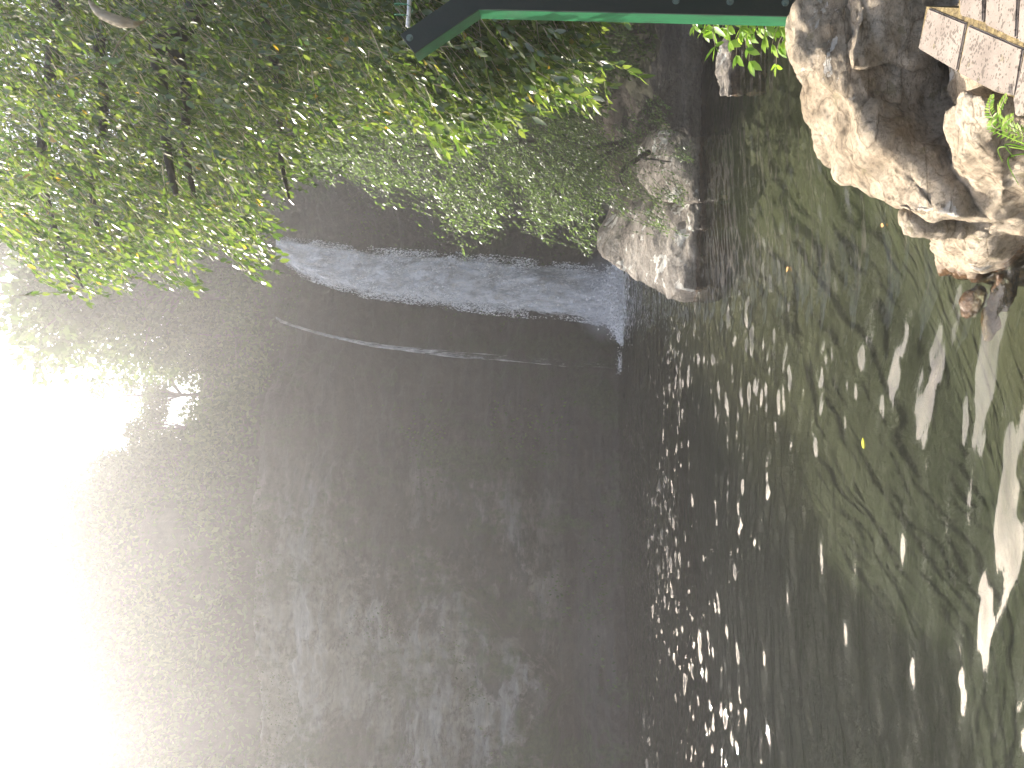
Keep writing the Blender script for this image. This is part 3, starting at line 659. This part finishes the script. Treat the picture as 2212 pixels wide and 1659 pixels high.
# ------------------------------------------------------------------ plants near the camera
R = random.Random(5)
pl = tag(empty('leafy_plant', P(1735, 60, 4.8)), 'bright green leafy plant growing beside the post above the boulder ridge', 'plant')
Lv = Leaves(); Tw = Twigs()
for X, Y in ((1520, 70), (1545, 100), (1575, 90), (1590, 120), (1612, 105), (1618, 132), (1650, 80), (1668, 95), (1676, 142), (1690, 90), (1560, 60), (1640, 50), (1600, 60), (1500, 55), (1680, 60), (1530, 55), (1660, 60), (1610, 75)):
    t_ = P(X, Y, R.uniform(4.6, 4.9)); b_ = P(X+R.uniform(20, 60), R.uniform(10, 40), 4.8); mid = (t_+b_)/2+Vector((0, 0, .04))
    pts = smooth_path([b_, mid, t_], 4); Tw.add(pts, .004, .002)
    for q in range(9):
        p = pts[min(len(pts)-1, 3+q*6//9)] if q < 5 else t_
        d = (Vector((-.8, 0, -.25))+rv(R, .5)); n_ = Vector((0, -.3, 1))+rv(R, .3); L = R.uniform(.055, .10); Lv.add(p, d, n_, L, L*.42)
Lv.build('leaves', M['bright_leaf'], pl); Tw.build('stems', M['dry'], pl)

fb = PZ(2235, 300, .62)
fern = tag(empty('fern', fb), 'green fern sprouting beside the paving at the edge of the photo', 'fern'); 
for k_, (X, Y, z) in enumerate([(2142, 205, .78), (2150, 250, .76), (2175, 205, .86), (2190, 250, .82)]):
    t_ = PZ(X, Y, z); mid = (fb+t_)/2+Vector((0, 0, .07)); pts = smooth_path([fb, mid, t_], 10); Lv = Leaves(); n = len(pts)
    for i in range(3, n-1, 1):
        d = (pts[i+1]-pts[i-1]).normalized(); lat = d.cross(Vector((0, -.2, 1))).normalized(); w_ = .042*(1-i/n)**.7+.005
        for s_ in (1, -1): Lv.add(pts[i], lat*s_*.95+d*.35+rv(R, .05), Vector((0, 0, 1))+rv(R, .15), w_, .0075)
    Tw = Twigs(); Tw.add(pts, .0022, .0008)
    fr = Lv.build('frond', M['bright_leaf'], fern); st = Tw.build('stem', M['dry'], fern); 
Lv = Leaves(); b0 = PZ(2260, 330, .6)
gr = tag(empty('grass_tuft', b0), 'thin yellowish grass blades curving beside the fern', 'grass tuft'); Tw = Twigs()
for X, Y, z in ((2190, 340, .75), (2200, 400, .72), (2150, 290, .72), (2165, 350, .66)):
    e = PZ(X, Y, z); Tw.add(smooth_path([b0, (b0+e)/2+Vector((.04, 0, .08)), e], 8), .004, .001)
Tw.build('blades', M['bright_leaf'], gr)

# pale dead frond hung in the tree, fallen leaves on the pool
bm = bmesh.new(); pts = smooth_path([P(192, 2, 4.3), P(215, 28, 4.3), P(245, 42, 4.3), P(275, 50, 4.3), P(303, 50, 4.4), P(330, 30, 5.2), P(352, 5, 5.3)], 5)
tube(bm, pts, [.006+.028*math.sin(math.pi*min(1, i/len(pts)*1.5))*(1 if i < len(pts)*.66 else 0) for i in range(len(pts))], 6)
tag(from_bm('dead_frond', bm, M['dry'], None, True), 'pale dry curled frond caught among the branches near the top of the tree', 'dead frond')
bm = bmesh.new(); tube(bm, smooth_path([P(305, 48, 4.9), P(260, 88, 4.9), P(235, 135, 4.9), P(200, 150, 4.9), P(137, 172, 4.9)], 4), .005, 5)
tube(bm, smooth_path([P(222, 138, 4.9), P(221, 150, 4.9), P(222, 172, 4.9)], 3), .003, 5)
tag(from_bm('dry_twig', bm, M['dry'], None, True), 'thin bare dry twig tangled below the pale frond', 'twig')
def fleaf(X, Y, L, mat, label, ang):
    c = PZ(X, Y, .012); Lv = Leaves(); Lv.add(c, Vector((math.cos(ang), math.sin(ang), .02)), Vector((0, 0, 1)), L, L*.5)
    tag(Lv.build('fallen_leaf', mat), label, 'leaf', 'fallen leaves floating on the pool')
fleaf(1866, 970, .09, M['yellow_leaf'], 'yellow green leaf floating in the middle of the pool', .3)
fleaf(1909, 488, .06, M['orange_leaf'], 'pale orange leaf floating just off the boulder ridge', 1.2)
fleaf(1703, 577, .09, M['orange_leaf'], 'brown leaf floating farther out, between ridge and slab boulder', 2.0)

# ------------------------------------------------------------------ waterfalls
def falls(name, label, edges, D, top_in, dens_n, seed, mat, sheets=3, core=.2):
    """edges: list of (X, Yright, Yleft) in picture units; builds curved sheets and droplet clumps"""
    R = random.Random(seed); root = tag(empty(name, P(edges[-1][0], (edges[-1][1]+edges[-1][2])/2, D)), label, 'waterfall')
    Xs = np.array([e[0] for e in edges], float); A = np.array([e[1] for e in edges], float); B = np.array([e[2] for e in edges], float)
    for s in range(sheets):
        nu, nv = 26, 150; V = np.zeros((nu, nv, 3)); cov = np.zeros((nu, nv))
        for j in range(nv):
            X = Xs[0]+(Xs[-1]-Xs[0])*j/(nv-1); a_, b_ = np.interp(X, Xs, A), np.interp(X, Xs, B); t = j/(nv-1)
            for i in range(nu):
                f = i/(nu-1); wob = noise.noise(Vector((f*3, t*7, seed+s)))*(11 if dens_n else 2)*(t*.8+.2)
                bulge = math.sin(math.pi*f)
                p = P(X, a_+(b_-a_)*f+wob*(1 if 0 < i < nu-1 else 2.5), D + top_in*(1-t)**2 - s*.35 - bulge*.7*t + .25*noise.noise(Vector((f*5, t*9, s))))
                V[i, j] = p; e = min(f, 1-f)*2; cov[i, j] = (-.30*(1-min(1, e*3.2)) + .03 + .07*f - .05*s + (.10*max(0, (t-.85)/.15) if dens_n else -.13*max(0, (t-.3)/.7)))
        o = grid_mesh('water_sheet', V, mat, root)
        at = o.data.attributes.new('cover', 'FLOAT', 'POINT'); at.data.foreach_set('value', cov.ravel().astype(np.float32))
    Lv = Leaves()
    for _ in range(dens_n):
        t = R.random(); X = Xs[0]+(Xs[-1]-Xs[0])*t; a_, b_ = np.interp(X, Xs, A), np.interp(X, Xs, B)
        f = R.random(); f = f if R.random() < .75 else (R.uniform(.8, 1.06) if R.random() < .7 else R.uniform(-.05, .15))
        p = P(X, a_+(b_-a_)*f, D+top_in*(1-t)**2-R.uniform(-.3, 1.3)*min(1, t*3+.1))
        if noise.noise(Vector((p.x*1.6, p.z*.9, seed))) < R.uniform(-.35, .25): continue
        L = R.uniform(.03, .10)*(1 if t > .1 else .6); Lv.add(p, Vector((R.uniform(-.35, .35), R.uniform(-.3, .3), -1)), rv(R), L, L*R.uniform(.2, .5))
    if dens_n: Lv.build('droplets', M['drops'], root, simple=True)
    return root
falls('waterfall', 'broad white waterfall plunging from the cliff rim into the pool',
      [(596, 512, 556), (620, 514, 572), (650, 518, 597), (700, 524, 613), (780, 534, 637), (860, 541, 648), (960, 548, 660), (1040, 554, 672), (1110, 560, 680), (1200, 570, 683), (1270, 574, 692), (1338, 574, 706)], 31.3, 1.6, 42000, 1, M['falls'])
M['thin_falls'] = falls_mat('thin_falling_water', .52, 4, .5)
falls('thin_waterfall', 'thin faint thread of falling water left of the main waterfall',
      [(596, 683, 690), (610, 690, 700), (640, 702, 709), (700, 719, 727), (800, 738, 750), (900, 750, 764), (1000, 758, 776), (1200, 772, 792), (1325, 776, 800)], 31.0, .6, 0, 2, M['thin_falls'], sheets=2)
# spray where the falls meet the pool
R = random.Random(9); Lv = Leaves()
for _ in range(18000):
    Y = R.gauss(640, 38) if R.random() < .8 else R.uniform(570, 740); h = R.expovariate(3.2); x0 = P(1338, Y, 30.9-R.uniform(-.3, 1.6))
    if not 572 < Y < 745: continue
    L = R.uniform(.03, .13); Lv.add(Vector((x0.x, x0.y, max(.01, h*max(.05, 1-abs(Y-640)/110)))), rv(R), rv(R), L, L*.6)
for _ in range(160):
    x0 = P(1322, R.gauss(785, 12), 30.6); L = R.uniform(.03, .08); Lv.add(Vector((x0.x, x0.y-R.uniform(-.2, .6), abs(R.gauss(0, .08)))), rv(R), rv(R), L, L*.6)
for _ in range(5000):
    Y = R.gauss(645, 45); x0 = P(1338, Y, 31-R.expovariate(.9))
    if not 575 < Y < 750 or noise.noise(x0*1.5) < -.15: continue
    L = R.uniform(.04, .14); Lv.add(Vector((x0.x, x0.y, R.uniform(.005, .03))), Vector((R.gauss(0, 1), R.gauss(0, .5), 0)), Vector((0, 0, 1))+rv(R, .15), L, L*.7)
tag(Lv.build('spray', M['drops'], simple=True), 'white spray boiling where the falls hit the pool', 'spray', kind='stuff')
a = N('mist_air'); a.t.nodes.remove(a.b); pv = a.n('VolumePrincipled'); pv.inputs['Color'].default_value = (.95, .96, 1, 1); pv.inputs['Anisotropy'].default_value = .3
tc = a.n('TexCoord'); ln = a.n('VectorMath', operation='LENGTH'); a.l(tc.outputs['Object'], ln.inputs[0])
mr = a.n('MapRange'); a.l(ln.outputs['Value'], mr.inputs[0]); mr.inputs[1].default_value = 1; mr.inputs[2].default_value = .1; mr.inputs[3].default_value = 0; mr.inputs[4].default_value = 1.6
a.l(a.math('MULTIPLY', mr.outputs[0], a.noise(a.coord(), 1.2, 3)), pv.inputs['Density']); a.l(pv.outputs[0], a.out.inputs['Volume']); M['mist'] = a.m
bm = bmesh.new(); bmesh.ops.create_icosphere(bm, subdivisions=3, radius=1); mo = from_bm('mist', bm, M['mist'])
mo.location = P(1325, 640, 30.2); mo.location.z = .45; mo.scale = (1.9, 1.3, 1.5); tag(mo, 'soft white mist drifting at the foot of the main waterfall', 'mist', kind='stuff')

# ------------------------------------------------------------------ hillside scrub, rim grass and moss
R = random.Random(21); Lv = Leaves()
for _ in range(120000):
    i = R.randrange(40, NU-60); j = min(NS-16, int(R.random()**1.2*(NS-14)))
    if abs(px_[i]) > 30: continue
    p = Vector(Vh[i, j]); u_ = noise.noise(Vector((p.x*.35, p.y*.35, p.z*.35)))
    if u_ < R.uniform(-.5, .15): continue
    h = R.random()*(.5+3.2*max(0, u_+.15)); L = R.uniform(.15, .40)
    Lv.add(p+Vector((R.uniform(-.3, .3), R.uniform(-.3, .3), h)), rv(R)+Vector((0, -.5, .1)), rv(R), L, L*.55)
tag(Lv.build('hillside_scrub', M['far_leaf'], simple=True), 'dense scrub cloaking the steep slope above the cliff', 'scrub', kind='stuff')
Lv = Leaves()
for _ in range(26000):
    i = R.randrange(60, NU-60); j = R.randrange(int(NV*.2), NV); p = Vector(Vc[i, j])
    if abs(p.x) > 26: continue
    u_ = noise.noise(Vector((p.x*.28, p.y*.28, p.z*.45))); rimk = max(0, (j/NV-.9)*6); low = .5 if (p.x < -5 and p.z < 1.6) else 0
    wet = .22 if 0 < p.x < 12 and p.y > 28 else 0
    if u_+rimk*.7+low+wet < R.uniform(.2, .5): continue
    L = R.uniform(.08, .2); nv_ = Vector((nrm[i, 0], nrm[i, 1], .3))
    Lv.add(p+nv_*R.uniform(.02, .3), nv_*.5+Vector((R.uniform(-.5, .5), 0, -.8)), nv_+rv(R, .4), L, L*.5)
tag(Lv.build('cliff_moss', M['far_leaf'], simple=True), 'ferns and moss clinging to the damp cliff face', 'moss', kind='stuff')

# ------------------------------------------------------------------ trees on the skyline
def crown_mesh(seed, H, Rr, nl):
    R = random.Random(seed); Lv = Leaves()
    blobs = [(Vector((R.uniform(-1, 1)*Rr*.7, R.uniform(-1, 1)*Rr*.7, H*R.uniform(.28, .95))), Rr*R.uniform(.28, .5)) for _ in range(11)]
    for _ in range(nl):
        c, r = R.choice(blobs); d = rv(R).normalized(); p = c+Vector((d.x, d.y, d.z*.7))*r*R.uniform(.45, 1.1)
        L = R.uniform(.12, .3); Lv.add(p, d+rv(R, .8), rv(R), L, L*.55)
    return Lv, blobs
protos = []
for s in range(4):
    H, Rr = [(6, 2.6), (7.5, 2.4), (5, 2.8), (6.5, 2.0)][s]
    Lv, blobs = crown_mesh(s+50, H, Rr, [5200, 4600, 5600, 3000][s])
    cr = Lv.build('crown', M['far_leaf'], simple=True); bm = bmesh.new()
    tube(bm, smooth_path([(0, 0, -2.2), (.15, .1, H*.35), (-.1, .1, H*.8)], 5), np.linspace(.15, .03, 11), 7)
    for c, r in blobs[:8]: tube(bm, smooth_path([Vector((.1, .1, H*.28)), c*.55+Vector((0, 0, H*.18)), c], 3), np.linspace(.08, .02, 7), 5)
    me = bpy.data.meshes.new('trunk'); bm.to_mesh(me); bm.free(); me.materials.append(M['bark']); protos.append((cr.data, me)); bpy.data.objects.remove(cr)
def hill_tree(X, Y, D, s, scale, rz, label):
    p = P(X, Y, D); p.z -= 1.6*scale; o = empty('hillside_tree', p); tag(o, label, 'tree', 'trees standing along the hill above the cliff')
    o.scale = (scale,)*3; o.rotation_euler.z = rz
    for nm, me in (('crown', protos[s][0]), ('trunk', protos[s][1])):
        c = bpy.data.objects.new(nm, me); COL.objects.link(c); c.parent = o
HT = [  # foot in the picture (X), Y, depth
    (520, 610, 37, 0, .8, 0, 'dense tree above the lip of the main waterfall'),
    (470, 660, 40, 3, .85, 1, 'thin see-through tree against the sky above the thin waterfall'),
    (500, 720, 38, 2, .7, 2, 'low bushy tree on the rim right above the thin waterfall'),
    (330, 560, 36, 2, 1.9, 3, 'tall tree behind the tips of the drooping branches'),
    (400, 640, 37, 0, 1.5, 4, 'broad tree on the skyline just left of the drooping branches'),
    (250, 640, 38, 1, 1.7, 5, 'high tree at the top of the right-hand skyline'),
    (130, 480, 48, 0, 1.3, 6, 'tall crown showing through the gap near the upper corner of the drooping tree'),
    (450, 770, 40, 2, .7, .5, 'small sparse tree standing in the notch of the skyline'),
    (400, 850, 42, 3, 1.0, 1.5, 'lacy tree with sky showing through, left side of the skyline notch'),
    (410, 920, 42, 0, .8, 2.5, 'tree on the slope left of the skyline notch'),
    (320, 980, 44, 2, .8, 3.5, 'rounded tree on the crest above the cliff bulge'),
    (260, 1080, 44, 1, .7, 4.5, 'pale tree on the crest, faint in the glare'),
    (180, 1180, 45, 3, .9, 5.5, 'sparse tree on the upper crest, half lost in the glare'),
    (150, 1290, 45, 0, .8, .2, 'faint tree near the bright corner of the hill crest'),
    (110, 1430, 45, 2, .8, 1.2, 'very faint tree high on the left crest under the sun'),
    (100, 1580, 45, 1, .8, 2.2, 'leftmost faint tree on the hill crest'),
]
for t_ in HT: hill_tree(*t_)
